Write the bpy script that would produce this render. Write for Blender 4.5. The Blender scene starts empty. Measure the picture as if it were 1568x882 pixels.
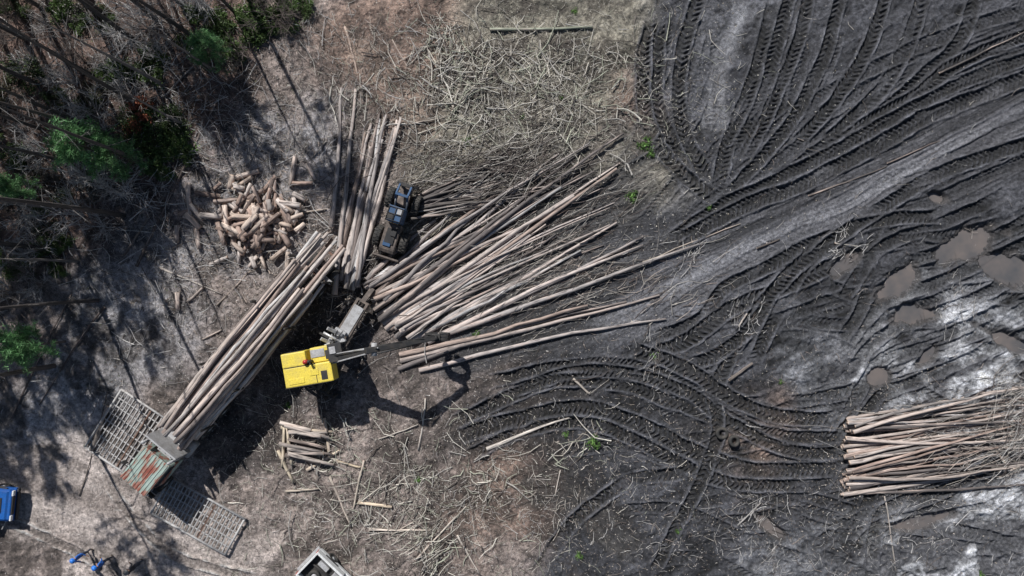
import bpy, bmesh, math, random
import numpy as np
from mathutils import Vector, Matrix, Euler
random.seed(7); rng=np.random.default_rng(7)
S=0.04; H=42.4; CX,CY=784.,441.
def W(px,py,z=0.):
    f=(H-z)/H
    return Vector(((px-CX)*S*f,(CY-py)*S*f,z))
scene=bpy.context.scene
# ------------------------------------------------------------------ noise
def _h(ix,iy,seed):
    h=(ix*374761393+iy*668265263+seed*144269504)&0xffffffff
    h=((h^(h>>13))*1274126177)&0xffffffff
    h=h^(h>>16)
    return (h&0xffffff)/float(0xffffff)
def vn(x,y,seed):
    fx=np.floor(x);fy=np.floor(y);ix=fx.astype(np.int64);iy=fy.astype(np.int64)
    tx=x-fx;ty=y-fy;tx=tx*tx*(3-2*tx);ty=ty*ty*(3-2*ty)
    a=_h(ix,iy,seed);b=_h(ix+1,iy,seed);c=_h(ix,iy+1,seed);d=_h(ix+1,iy+1,seed)
    return (a*(1-tx)+b*tx)*(1-ty)+(c*(1-tx)+d*tx)*ty
def fbm(x,y,sc,octv,seed):
    r=0;a=1.;t=0
    for i in range(octv):
        ca,sa=math.cos(i*1.1),math.sin(i*1.1)
        r=r+a*vn((x*ca-y*sa)/sc+17.3*i,(x*sa+y*ca)/sc-9.1*i,seed+i*13);t+=a;a*=.55;sc*=.5
    return r/t
def sst(a,b,x):
    t=np.clip((x-a)/(b-a),0,1);return t*t*(3-2*t)
# ------------------------------------------------------------------ materials
def newmat(name):
    m=bpy.data.materials.new(name);m.use_nodes=True
    nt=m.node_tree;b=nt.nodes['Principled BSDF'];return m,nt,b
def ramp(nt,fac,stops):
    r=nt.nodes.new('ShaderNodeValToRGB');e=r.color_ramp.elements
    while len(e)<len(stops): e.new(.5)
    for i,(p,c) in enumerate(stops):
        e[i].position=p;e[i].color=(c[0],c[1],c[2],1) if hasattr(c,'__len__') else (c,c,c,1)
    nt.links.new(fac,r.inputs[0]);return r.outputs[0]
def noise(nt,vec,scale,detail=4,rough=.6):
    n=nt.nodes.new('ShaderNodeTexNoise');n.inputs['Scale'].default_value=scale
    n.inputs['Detail'].default_value=detail;n.inputs['Roughness'].default_value=rough
    if vec is not None: nt.links.new(vec,n.inputs['Vector'])
    return n.outputs[0]
def mul(nt,a,b,mode='MULTIPLY',fac=1.):
    m=nt.nodes.new('ShaderNodeMix');m.data_type='RGBA';m.blend_type=mode
    if isinstance(fac,float): m.inputs[0].default_value=fac
    else: nt.links.new(fac,m.inputs[0])
    for s,i in ((a,6),(b,7)):
        if isinstance(s,tuple): m.inputs[i].default_value=(*s,1)
        else: nt.links.new(s,m.inputs[i])
    return m.outputs[2]
def bump(nt,b,h,strength,dist):
    n=nt.nodes.new('ShaderNodeBump');n.inputs['Strength'].default_value=strength;n.inputs['Distance'].default_value=dist
    nt.links.new(h,n.inputs['Height']);nt.links.new(n.outputs[0],b.inputs['Normal'])
def attr(nt,name):
    a=nt.nodes.new('ShaderNodeAttribute');a.attribute_name=name;return a
def paint(name,col,rough=.5,metal=0.,dirt=.35,dcol=(.12,.1,.08),dscale=2.5):
    m,nt,b=newmat(name);tc=nt.nodes.new('ShaderNodeTexCoord').outputs['Object']
    n1=noise(nt,tc,dscale,6,.7);f=ramp(nt,n1,[(.45,0.),(.7,dirt)])
    n2=noise(nt,tc,14,3);v=ramp(nt,n2,[(.3,.75),(.7,1.1)])
    c=mul(nt,col,v);c=mul(nt,c,dcol,'MIX',f)
    nt.links.new(c,b.inputs['Base Color']);b.inputs['Roughness'].default_value=rough;b.inputs['Metallic'].default_value=metal
    bump(nt,b,n2,.15,.02);return m
def leafmat(name):
    m,nt,b=newmat(name);a=attr(nt,'Col');nt.links.new(a.outputs[0],b.inputs['Base Color'])
    b.inputs['Roughness'].default_value=.55
    t=nt.nodes.new('ShaderNodeBsdfTranslucent');nt.links.new(a.outputs[0],t.inputs[0])
    mx=nt.nodes.new('ShaderNodeMixShader');mx.inputs[0].default_value=.3
    nt.links.new(b.outputs[0],mx.inputs[1]);nt.links.new(t.outputs[0],mx.inputs[2])
    nt.links.new(mx.outputs[0],nt.nodes['Material Output'].inputs[0]);return m
def barkmat(name,lo=.35,hi=1.25,sc=1.,peel=.6):
    m,nt,b=newmat(name);a=attr(nt,'Col');tc=attr(nt,'tc').outputs[1]
    mp=nt.nodes.new('ShaderNodeMapping');mp.inputs['Scale'].default_value=(.9*sc,7,7);nt.links.new(tc,mp.inputs[0])
    n=noise(nt,mp.outputs[0],1.3,5,.7);v=ramp(nt,n,[(.3,lo),(.48,.85),(.7,hi)])
    c=mul(nt,a.outputs[0],v)
    n2=noise(nt,mp.outputs[0],.5,3,.6);f=ramp(nt,n2,[(.55,0.),(.62,peel)])
    c=mul(nt,c,(.60,.48,.42),'MIX',f)
    f2=ramp(nt,noise(nt,mp.outputs[0],.8,4,.7),[(.55,0.),(.62,.8)])
    c=mul(nt,c,(.07,.06,.06),'MIX',f2)
    nt.links.new(c,b.inputs['Base Color']);b.inputs['Roughness'].default_value=.85
    bump(nt,b,n,.6,.04);return m
M_log=barkmat('log_bark',.3,1.4);M_trunk=barkmat('tree_bark',.4,1.2,1.,.1)
def simpleattr(name,rough=.85):
    m,nt,b=newmat(name);a=attr(nt,'Col');n=noise(nt,nt.nodes.new('ShaderNodeTexCoord').outputs['Object'],9,3)
    nt.links.new(mul(nt,a.outputs[0],ramp(nt,n,[(.3,.6),(.7,1.2)])),b.inputs['Base Color']);b.inputs['Roughness'].default_value=rough;return m
M_stick=simpleattr('dead_wood')
M_leaf=leafmat('foliage')
m,nt,b=newmat('cut_wood');tc=nt.nodes.new('ShaderNodeTexCoord').outputs['Object']
nt.links.new(ramp(nt,noise(nt,tc,12,3),[(.3,(.50,.33,.24)),(.7,(.80,.66,.55))]),b.inputs['Base Color']);b.inputs['Roughness'].default_value=.8;M_cut=m
# ------------------------------------------------------------------ mesh from arrays
def mkmesh(name,V,F,mats,fm=None,col=None,tc=None,smooth=True):
    me=bpy.data.meshes.new(name);V=np.asarray(V,np.float32)
    me.vertices.add(len(V));me.vertices.foreach_set('co',V.ravel())
    loops=np.concatenate([f.ravel() for f in F]);tot=np.concatenate([np.full(len(f),f.shape[1]) for f in F])
    st=np.concatenate([[0],np.cumsum(tot)[:-1]])
    me.loops.add(len(loops));me.loops.foreach_set('vertex_index',loops.astype(np.int32))
    me.polygons.add(len(tot));me.polygons.foreach_set('loop_start',st.astype(np.int32))
    if fm is not None: me.polygons.foreach_set('material_index',np.asarray(fm,np.int32))
    me.update(calc_edges=True)
    me.polygons.foreach_set('use_smooth',np.full(len(tot),smooth))
    if col is not None:
        a=me.attributes.new('Col','FLOAT_COLOR','POINT');c=np.ones((len(V),4),np.float32);c[:,:3]=col;a.data.foreach_set('color',c.ravel())
    if tc is not None:
        a=me.attributes.new('tc','FLOAT_VECTOR','POINT');a.data.foreach_set('vector',np.asarray(tc,np.float32).ravel())
    for m in mats: me.materials.append(m)
    me.update();return me
def addobj(name,me,loc=(0,0,0),rot=0,sc=1.):
    o=bpy.data.objects.new(name,me);scene.collection.objects.link(o);o.location=loc
    o.rotation_euler=(0,0,rot) if not hasattr(rot,'__len__') else rot
    o.scale=(sc,sc,sc) if not hasattr(sc,'__len__') else sc;return o
class Acc:
    def __init__(s): s.V=[];s.F=[];s.M=[];s.C=[];s.T=[];s.n=0
    def tubes(s,C,R,n,cols,mat=0,cap=None,wob=0.):
        C=np.asarray(C,float);R=np.asarray(R,float);N,K,_=C.shape
        d=C[:,-1]-C[:,0];L=np.linalg.norm(d,axis=1,keepdims=True)+1e-9;d/=L
        ref=np.where(np.abs(d[:,2:3])>.9,np.array([[1.,0,0]]),np.array([[0,0,1.]]))
        u=np.cross(d,ref);u/=np.linalg.norm(u,axis=1,keepdims=True);v=np.cross(u,d)
        th=np.arange(n)/n*2*math.pi
        RR=R[:,:,None]*np.ones(n)
        if wob>0: RR=RR*(1+wob*(rng.random((N,K,n))-.5))
        P=C[:,:,None,:]+RR[...,None]*(np.cos(th)[None,None,:,None]*u[:,None,None,:]+np.sin(th)[None,None,:,None]*v[:,None,None,:])
        off=rng.random((N,1,1))*300;al=off+np.linspace(0,1,K)[None,:,None]*L[:,:,None]*np.ones(n)
        T=np.stack([al,np.cos(th)*.18+0*al,np.sin(th)*.18+0*al],-1)
        base=s.n+np.arange(N)[:,None,None]*K*n
        k=np.arange(K-1)[None,:,None]*n;j=np.arange(n)[None,None,:];j2=(j+1)%n
        q=np.stack([base+k+j,base+k+j2,base+k+n+j2,base+k+n+j],-1).reshape(-1,4)
        s.V.append(P.reshape(-1,3));s.T.append(T.reshape(-1,3))
        s.C.append(np.repeat(np.asarray(cols,float),K*n,axis=0));s.F.append(q);s.M.append(np.full(len(q),mat))
        if cap is not None:
            b0=s.n+np.arange(N)[:,None]*K*n+np.arange(n)[None,::-1];b1=s.n+np.arange(N)[:,None]*K*n+(K-1)*n+np.arange(n)[None,:]
            for bb in(b0,b1): s.F.append(bb);s.M.append(np.full(N,cap))
        s.n+=N*K*n
    def leaves(s,P,size,cols,mat=1,asp=.35,dirs=None,tri=False):
        N=len(P);d=rng.normal(size=(N,3)) if dirs is None else dirs
        d/=np.linalg.norm(d,axis=1,keepdims=True);r=rng.normal(size=(N,3));u=np.cross(d,r);u/=np.linalg.norm(u,axis=1,keepdims=True)+1e-9
        L=size[:,None]
        if tri:
            V=np.stack([P-u*L*asp,P+u*L*asp,P+d*L],1);k=3
        else:
            V=np.stack([P,P+d*L*.5+u*L*asp,P+d*L,P+d*L*.5-u*L*asp],1);k=4
        q=(s.n+np.arange(N)[:,None]*k+np.arange(k)[None])
        s.V.append(V.reshape(-1,3));s.T.append(V.reshape(-1,3));s.C.append(np.repeat(cols,k,axis=0));s.F.append(q);s.M.append(np.full(N,mat));s.n+=N*k
    def mesh(s,name,mats,smooth=True):
        return mkmesh(name,np.concatenate(s.V),s.F,mats,np.concatenate(s.M),np.concatenate(s.C),np.concatenate(s.T),smooth)
# ------------------------------------------------------------------ GROUND
dx=.045
cx0=np.arange(-35,35.01,dx);cy0=np.arange(-21,21.01,dx)
ext=np.cumsum(.06*1.16**np.arange(56))
xs=np.concatenate([cx0[0]-ext[::-1],cx0,cx0[-1]+ext]);ys=np.concatenate([cy0[0]-ext[::-1],cy0,cy0[-1]+ext])
X,Y=np.meshgrid(xs,ys)
ne=len(ext)
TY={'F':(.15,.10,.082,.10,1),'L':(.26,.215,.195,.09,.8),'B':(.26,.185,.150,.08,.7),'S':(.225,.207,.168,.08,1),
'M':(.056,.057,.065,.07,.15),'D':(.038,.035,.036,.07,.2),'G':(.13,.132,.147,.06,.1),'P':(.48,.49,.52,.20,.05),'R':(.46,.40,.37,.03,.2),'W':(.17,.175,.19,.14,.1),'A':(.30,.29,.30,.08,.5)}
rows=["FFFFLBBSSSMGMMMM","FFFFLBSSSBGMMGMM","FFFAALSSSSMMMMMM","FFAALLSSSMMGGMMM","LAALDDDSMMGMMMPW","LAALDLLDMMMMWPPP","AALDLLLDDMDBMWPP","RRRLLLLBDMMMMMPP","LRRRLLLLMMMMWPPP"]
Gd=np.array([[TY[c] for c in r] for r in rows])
PX=X/S+CX;PY=CY-Y/S
wx=PX+(fbm(X,Y,5,5,3)-.5)*220;wy=PY+(fbm(X,Y,5,5,31)-.5)*220
gi=np.clip((wx-50)/100,0,14.999);gj=np.clip((wy-50)/100,0,7.999)
i0=gi.astype(int);j0=gj.astype(int);ti=sst(0,1,gi-i0)[...,None];tj=sst(0,1,gj-j0)[...,None]
A=(Gd[j0,i0]*(1-ti)+Gd[j0,i0+1]*ti)*(1-tj)+(Gd[j0+1,i0]*(1-ti)+Gd[j0+1,i0+1]*ti)*tj
col=A[...,:3].copy();rough=A[...,3]
far=np.clip((np.maximum(np.abs(X)-36,np.abs(Y)-22))/10,0,1)
mudm=sst(840,1010,wx)
Hlow=.22*(fbm(X,Y,6,2,5)-.5)
rid=1-np.abs(2*fbm(X,Y,1.2,4,9)-1)*2
ca,sa=math.cos(.5),math.sin(.5);U_=(X*ca+Y*sa);V_=(-X*sa+Y*ca)
str_=fbm(U_/4.5,V_,.55,4,19)
Hh=Hlow+rough*1.4*(rid-.5)+.16*(fbm(X,Y,.5,4,11)-.5)*(.5+rough*5)+mudm*(.20*(str_-.5)+.14*(fbm(X,Y,.28,3,23)-.5))
mo=fbm(X,Y,1.6,5,41);mo2=fbm(X,Y,.35,4,43)
col*=(1+1.8*(mo-.5)+1.3*(mo2-.5)+mudm*1.9*(str_-.5))[...,None]
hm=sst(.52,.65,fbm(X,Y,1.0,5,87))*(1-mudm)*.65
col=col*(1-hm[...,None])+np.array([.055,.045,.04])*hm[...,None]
pale=np.clip((rough-.095)/.08,0,1)*np.clip((PX-900)/200,0,1)
pm=sst(.44,.58,fbm(U_/1.6,V_,1.6,5,57))
dark=np.array([.062,.062,.07])
col=col*(1-pale[...,None]*(1-pm[...,None])*.88)+dark*(pale*(1-pm)*.88)[...,None]
Hh=Hh+pale*.12*(pm-.5)
Hc=Hh.copy();colc=col.copy()
def cat(pts,ds=.022):
    P=np.array([[ (p[0]-CX)*S,(CY-p[1])*S] for p in pts]);P=np.vstack([2*P[0]-P[1],P,2*P[-1]-P[-2]])
    out=[]
    for i in range(1,len(P)-2):
        t=np.linspace(0,1,60,endpoint=False)[:,None]
        out.append(.5*((2*P[i])+(-P[i-1]+P[i+1])*t+(2*P[i-1]-5*P[i]+4*P[i+1]-P[i+2])*t**2+(-P[i-1]+3*P[i]-3*P[i+1]+P[i+2])*t**3))
    Q=np.vstack(out+[P[-2:-1]]);d=np.concatenate([[0],np.cumsum(np.linalg.norm(np.diff(Q,axis=0),axis=1))])
    s=np.arange(0,d[-1],ds);Q=np.stack([np.interp(s,d,Q[:,0]),np.interp(s,d,Q[:,1])],1)
    T=np.gradient(Q,axis=0);T/=np.linalg.norm(T,axis=1,keepdims=True);return s,Q,np.stack([-T[:,1],T[:,0]],1)
def splat(pts,half,fn,off=0.):
    s,Q,N=cat(pts);u=np.arange(-half,half+.001,.024)
    wd_=.16*(vn(s/2.2,0*s,sd[0]+91)-.5)+.06*(vn(s/.6,0*s,sd[0]+92)-.5)
    XY=Q[:,None]+N[:,None]*((u+off)[None,:]+wd_[:,None])[...,None];SS,U=np.meshgrid(s,u,indexing='ij')
    ix=np.round((XY[...,0]-cx0[0])/dx).astype(int);iy=np.round((XY[...,1]-cy0[0])/dx).astype(int)
    ok=(ix>=0)&(ix<len(cx0))&(iy>=0)&(iy<len(cy0));ix=ix[ok]+ne;iy=iy[ok]+ne
    z,w,tcol,cw=fn(SS,U,s[-1]);z=z[ok];w=w[ok];cw=cw[ok]
    if tcol.ndim>1: tcol=tcol[ok]
    hb=Hc[iy,ix];cb=colc[iy,ix]
    Hc[iy,ix]=hb*(1-w)+(Hlow[iy,ix]*.7+hb*.3+z)*w
    colc[iy,ix]=cb*(1-cw[:,None])+tcol*cw[:,None]
sd=[0]
def track(pts,w=.62,depth=.09,lug=.055,pitch=.30,off=0.,fade=0.,colr=(.057,.058,.066),cwt=.6,dirn=1,berm=.11):
    sd[0]+=7;k=sd[0]
    def fn(s,u,L):
        a=np.abs(u);wobw=w/2*(1+.16*(vn(s/1.3,0*s,k)-.5)+.12*(vn(s/.3,0*s,k+60)-.5))
        ins=sst(.07,0,a-wobw)
        ph=(s*dirn/pitch+a/w*1.5+.35*(vn(s/.9,u*0,k+33)-.5))%1.0
        lg=sst(.0,.18,ph)*sst(.62,.44,ph)
        lg=lg*(.35+1.1*vn(s/.8,u/.3,k+3))
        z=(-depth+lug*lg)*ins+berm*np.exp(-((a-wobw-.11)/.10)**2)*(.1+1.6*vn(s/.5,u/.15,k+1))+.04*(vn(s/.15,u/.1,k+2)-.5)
        ends=sst(0,1.2,s)*sst(0,1.2,L-s)
        w_=sst(wobw+.30,wobw+.12,a)*ends
        if fade>0: w_=w_*sst(fade-.2,fade+.2,vn(s/2.0,u/1.2,k+5))
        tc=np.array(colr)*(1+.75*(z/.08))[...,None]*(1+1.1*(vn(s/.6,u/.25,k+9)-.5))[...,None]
        return z,w_,np.clip(tc,.02,.5),w_*cwt
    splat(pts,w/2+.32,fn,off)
def drag(pts,width,amp=.07,c1=(.05,.05,.056),c2=(.17,.17,.185),cwt=.8,off=0.,gs=.16):
    sd[0]+=7;k=sd[0]
    def fn(s,u,L):
        g=vn(u/gs,s/7,k)*.6+vn(u/(gs*.4),s/3,k+1)*.4
        e=sst(width/2,width/2*.6,np.abs(u)+.5*vn(s/1.,u*0,k+4))*sst(0,2,s)*sst(0,1.5,L-s)
        z=-.05+amp*2*(g-.5)+.03*(vn(s/.2,u/.1,k+3)-.5)
        m=np.clip((vn(u/(gs*2.2),s/9,k+6)*.6+g*.4-.3)/.45,0,1)
        m=m*(.6+.8*(vn(s/1.5,u/.6,k+8)-.2))
        m=np.clip(m,0,1)[...,None]
        tc=np.array(c1)*(1-m)+np.array(c2)*m
        return z,e*.85,tc,e*cwt
    splat(pts,width/2,fn,off)
for i in range(44):
    x0=random.uniform(1000,1600);y0=random.uniform(-20,160);b=random.uniform(-160,40)
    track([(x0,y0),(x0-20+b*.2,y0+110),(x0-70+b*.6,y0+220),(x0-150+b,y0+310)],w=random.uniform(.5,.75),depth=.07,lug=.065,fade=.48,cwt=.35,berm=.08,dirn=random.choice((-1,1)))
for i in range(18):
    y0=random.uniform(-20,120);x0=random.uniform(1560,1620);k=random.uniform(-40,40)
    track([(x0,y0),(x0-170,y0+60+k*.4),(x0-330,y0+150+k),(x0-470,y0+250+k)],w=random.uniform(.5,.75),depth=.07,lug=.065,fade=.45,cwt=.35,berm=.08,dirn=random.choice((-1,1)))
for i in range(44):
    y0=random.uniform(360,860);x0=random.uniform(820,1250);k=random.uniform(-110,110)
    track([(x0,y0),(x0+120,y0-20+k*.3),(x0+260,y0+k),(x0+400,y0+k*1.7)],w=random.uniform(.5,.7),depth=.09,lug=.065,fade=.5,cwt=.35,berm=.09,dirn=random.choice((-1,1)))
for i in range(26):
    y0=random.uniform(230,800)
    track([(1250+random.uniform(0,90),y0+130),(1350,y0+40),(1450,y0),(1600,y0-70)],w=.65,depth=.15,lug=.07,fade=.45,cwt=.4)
drag([(1150,-10),(1115,70),(1098,140),(1100,215)],2.3,.05,(.12,.12,.13),(.36,.365,.39),.8,gs=.25)
drag([(1060,230),(1050,270),(1040,320)],1.2,.04,(.10,.10,.11),(.30,.30,.32),.7,gs=.3)
drag([(1180,300),(1260,265),(1330,240)],1.5,.04,(.12,.12,.13),(.30,.30,.32),.6,gs=.3)
drag([(720,250),(800,235),(900,215),(985,190)],4.5,.05,(.06,.055,.052),(.16,.15,.135),.45)
drag([(640,430),(760,370),(880,320),(1000,300)],5.5,.07,(.038,.036,.036),(.115,.112,.112),.8)
drag([(660,520),(800,450),(930,400),(1060,370),(1150,330)],5.0,.07,(.038,.038,.042),(.135,.135,.145),.8)
drag([(640,560),(800,520),(930,480),(1040,440),(1130,395)],3.8,.06,(.038,.038,.042),(.135,.135,.145),.8)
drag([(900,520),(1000,470),(1060,430),(1130,395),(1210,350),(1300,320),(1420,250),(1600,150)],3.6,.07,(.09,.09,.10),(.26,.262,.285),.88,gs=.22)
drag([(960,440),(1040,395),(1130,355),(1250,300),(1380,235),(1600,120)],2.6,.09,(.045,.045,.05),(.19,.19,.21),.85)
drag([(1150,330),(1290,265),(1440,190),(1620,90)],1.6,.09,(.045,.045,.05),(.16,.16,.175),.8)
drag([(1180,430),(1280,370),(1400,320),(1600,250)],2.2,.08,(.045,.045,.05),(.14,.14,.155),.7)
drag([(760,760),(850,745),(930,800),(990,860)],3.6,.07,(.03,.028,.028),(.09,.085,.08),.7)
TR=[([(1000,20),(984,110),(992,190),(1040,262),(1100,310)],1),([(1020,-20),(1008,80),(1012,170),(1050,250)],1),([(1078,-20),(1050,60),(1040,130),(1052,210),(1090,285)],1),
([(1192,-20),(1172,60),(1148,140),(1118,215),(1100,290)],1),([(1290,-20),(1265,80),(1222,170),(1170,240),(1110,305)],-1),([(1240,-20),(1215,85),(1180,165),(1135,250)],1),
([(1212,-20),(1188,85),(1165,155),(1125,240)],-1),
([(1420,-20),(1390,70),(1345,140),(1260,225)],1),([(1360,-20),(1330,70),(1290,140),(1215,225)],1),([(1500,-20),(1470,60),(1400,130),(1330,190)],-1),
([(1620,35),(1470,95),(1400,150),(1340,180),(1290,215)],1),([(1620,75),(1480,125),(1380,175),(1290,225),(1180,280),(1100,320),(1020,372)],-1),([(1620,100),(1490,150),(1400,190),(1310,240),(1210,290),(1120,325),(1040,372)],-1),
([(690,650),(770,612),(860,583),(960,590),(1030,615),(1100,642)],1),([(700,672),(800,640),(900,625),(980,648),(1060,690),(1150,720),(1300,718)],1),([(740,586),(830,566),(940,556),(1040,585),(1110,635),(1200,668),(1300,668)],-1),
([(710,700),(800,660),(900,648),(970,672),(1050,712),(1140,742),(1290,740)],1),([(780,600),(870,572),(960,572),(1060,606),(1130,655),(1220,690),(1300,692)],1),
([(1000,520),(1070,490),(1110,440),(1170,410),(1250,372),(1340,340),(1450,330)],1),([(960,560),(1050,520),(1120,470),(1200,440),(1290,400)],-1),([(1150,560),(1190,480),(1240,400),(1330,330),(1450,260),(1600,210)],1),
([(1090,600),(1130,520),(1180,450),(1250,380)],-1),([(1050,560),(1100,540),(1150,500),(1180,450)],1),
([(820,880),(880,800),(960,740),(1060,720)],1),([(1000,880),(1040,800),(1080,720),(1100,650),(1090,600)],1),
([(1280,640),(1200,640),(1120,610),(1040,560),(960,530)],-1)]
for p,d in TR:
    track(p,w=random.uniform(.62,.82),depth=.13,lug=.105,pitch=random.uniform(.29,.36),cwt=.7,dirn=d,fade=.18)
drag([(-120,720),(0,730),(120,765),(240,830),(360,900),(460,960)],5.4,.03,(.33,.28,.255),(.56,.49,.455),.8,gs=.5)
track([(-100,770),(20,800),(130,850),(220,910)],w=.4,depth=.05,lug=.02,colr=(.29,.25,.23))
track([(160,730),(200,790),(270,850),(400,890)],w=.4,depth=.05,lug=.02,colr=(.29,.25,.23))
PUD=[(1492,372,48,21,-32),(1374,438,35,17,-28),(1402,486,31,13,-5),(1548,522,38,10,25),(1352,576,14,11,0),(1552,412,34,20,10),(1185,804,22,8,40),(1418,800,42,8,-15),(1306,400,22,10,-40),(1432,300,16,8,20),(1420,545,22,8,-40)]
Wz=-.27
pmask=np.zeros_like(X)
for (a,b_,rx,ry,an) in PUD:
    c,s_=math.cos(math.radians(an)),math.sin(math.radians(an));ddx=wx*.15+PX*.85-a;ddy=wy*.15+PY*.85-b_
    u=(ddx*c+ddy*s_)/rx;v=(-ddx*s_+ddy*c)/ry;r=np.sqrt(u*u+v*v)+1.5*(fbm(X,Y,1.1,5,77)-.5)
    k=sst(1.6,.7,r);pmask=np.maximum(pmask,k)
Hc=np.where(Hc<Wz+.06,Wz+.06+(Hc-Wz-.06)*.12,Hc)
Hc=Hc*(1-pmask)+(Wz-.07+.15*(fbm(X,Y,.5,4,78)-.5))*pmask
wet=np.array([.07,.064,.063]);k=(sst(.03,.5,pmask)*.75)[...,None];colc=colc*(1-k)+wet*k
kk=far[...,None]*.6;colc=colc*(1-kk)+np.array([.11,.10,.08])*kk
colc=np.clip(colc,.012,.75)
ny,nx=X.shape
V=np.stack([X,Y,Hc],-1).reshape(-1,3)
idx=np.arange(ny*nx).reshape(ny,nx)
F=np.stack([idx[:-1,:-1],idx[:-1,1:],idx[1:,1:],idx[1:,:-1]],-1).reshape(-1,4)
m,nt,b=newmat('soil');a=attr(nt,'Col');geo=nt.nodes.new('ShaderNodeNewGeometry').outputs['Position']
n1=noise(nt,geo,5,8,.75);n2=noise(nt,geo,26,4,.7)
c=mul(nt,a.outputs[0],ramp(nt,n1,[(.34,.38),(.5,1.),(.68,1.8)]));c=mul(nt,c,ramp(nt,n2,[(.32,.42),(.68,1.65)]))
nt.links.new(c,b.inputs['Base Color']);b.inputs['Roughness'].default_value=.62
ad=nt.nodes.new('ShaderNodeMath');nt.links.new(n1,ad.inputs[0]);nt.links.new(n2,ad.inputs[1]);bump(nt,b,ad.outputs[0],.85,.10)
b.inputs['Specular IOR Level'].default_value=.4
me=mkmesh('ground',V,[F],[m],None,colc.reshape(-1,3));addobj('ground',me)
def gz(x,y):
    ix=np.clip(np.round((np.asarray(x)-cx0[0])/dx).astype(int),0,len(cx0)-1)+ne;iy=np.clip(np.round((np.asarray(y)-cy0[0])/dx).astype(int),0,len(cy0)-1)+ne
    return Hc[iy,ix]
m,nt,b=newmat('muddy_water');geo=nt.nodes.new('ShaderNodeNewGeometry').outputs['Position']
nt.links.new(ramp(nt,noise(nt,geo,.5,3),[(.35,(.095,.095,.10)),(.65,(.17,.147,.137))]),b.inputs['Base Color']);b.inputs['Roughness'].default_value=.1
bump(nt,b,noise(nt,geo,6,2),.05,.02);M_water=m
for pi,(a_,b_,rx,ry,an) in enumerate(PUD):
    n=28;c,s_=math.cos(math.radians(an)),math.sin(math.radians(an));vs=[]
    for i in range(n):
        t=i/n*2*math.pi;u=math.cos(t)*rx*1.8;v=math.sin(t)*ry*1.8;w_=W(a_+u*c-v*s_,b_+u*s_+v*c);vs.append((w_.x,w_.y,Wz-pi*.004))
    me=bpy.data.meshes.new('puddle');me.from_pydata(vs,[],[list(range(n))[::-1]]);me.materials.append(M_water);addobj('puddle',me)
# ------------------------------------------------------------------ LOGS
PAL=[(.45,.415,.40),(.52,.455,.42),(.47,.42,.40),(.17,.15,.145),(.52,.505,.50),(.32,.29,.28),(.56,.48,.44),(.22,.18,.165),(.36,.28,.24)]
def logset(name,L,n=9,K=9,bend=.12):
    ac=Acc();N=len(L);C=np.zeros((N,K,3));R=np.zeros((N,K));cols=[]
    t=np.linspace(0,1,K)
    for i,l in enumerate(L):
        p0,p1,r0,r1=l[:4];p0=np.array(p0);p1=np.array(p1);d=p1-p0;ln=np.linalg.norm(d);pr=np.array([-d[1],d[0],0])/max(ln,1e-6)
        bb=random.uniform(-1,1)*bend*min(1,ln/10)
        C[i]=p0+d*t[:,None]+pr*(np.sin(t*math.pi)*bb+.03*rng.normal(size=K)*min(1,ln/8))[:,None]
        R[i]=r0+(r1-r0)*t;cols.append(l[4] if len(l)>4 else random.choice(PAL))
    cols=np.array(cols)*rng.uniform(.7,1.2,(N,1))
    ac.tubes(C,R,n,cols,0,1,wob=.12)
    return addobj(name,ac.mesh(name,[M_log,M_cut]))
def gl(x0,y0,x1,y1,r0,r1,z0=0,z1=0,col=None):
    a=W(x0,y0,z0+r0);b_=W(x1,y1,z1+r1)
    a.z=float(gz(a.x,a.y))+r0*.8+z0;b_.z=float(gz(b_.x,b_.y))+r1*.8+z1
    o=[tuple(a),tuple(b_),r0,r1]
    if col: o.append(col)
    return o
J=lambda v:random.uniform(-v,v)
L=[]
for q in [(523,135,508,350),(543,132,513,452),(577,172,529,438),(592,170,546,442),(617,185,540,440),(603,196,552,400),(560,205,524,380),(585,215,520,425),(570,190,512,400),(610,200,532,432),(598,230,540,425),(581,185,536,442),(607,186,546,430),(566,230,528,442)]:
    L.append(gl(q[2]+J(2),q[3]+J(4),q[0]+J(2),q[1]+J(6),random.uniform(.14,.19),.08,random.choice((0,.25,.45)),random.choice((0,.2))))
logset('log_pile',L,bend=.2)
L=[]
FAN=[(565,440,690,328),(562,432,668,338),(568,455,758,300),(572,465,830,258),(575,475,900,222),(580,490,955,203),(585,495,950,248),(590,505,880,300),(600,505,945,258),(605,515,850,325),
(640,515,945,340),(655,525,985,375),(690,512,1070,372),(660,500,890,384),(610,545,900,467),(612,555,1010,452),(610,565,960,462),(640,570,1020,488),(625,520,900,370),(650,522,985,362),(600,480,780,330),(590,460,740,318),(570,470,800,322),(580,482,860,286),(595,498,790,352)]
for i,q in enumerate(FAN):
    L.append(gl(q[0]+J(2),q[1]+J(3),q[2],q[3],random.uniform(.15,.21),random.uniform(.05,.09),random.choice((0,.1,.35)) if i<10 or i>19 else .02,random.uniform(0,.3)))
for i in range(40):
    t=random.random();x0=560+60*t+J(6);y0=435+80*t+J(5);x1=690+260*random.random();y1=y0-(x1-x0)*random.uniform(.42,.70)
    L.append(gl(x0,y0,x1,y1,random.uniform(.08,.17),random.uniform(.03,.06),random.uniform(0,.6),random.uniform(0,.25)))
logset('skidded_log_fan',L,bend=.35)
L=[]
for i in range(32):
    x0=632+J(8);y0=318+J(18);an=random.uniform(.05,.55);ln=random.uniform(80,240)
    L.append(gl(x0,y0,x0+ln*math.cos(an),y0-ln*math.sin(an),random.uniform(.05,.11),.025,random.uniform(.1,.7),random.uniform(0,.3),random.choice([(.10,.09,.088),(.14,.125,.115),(.34,.31,.29)])))
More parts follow.
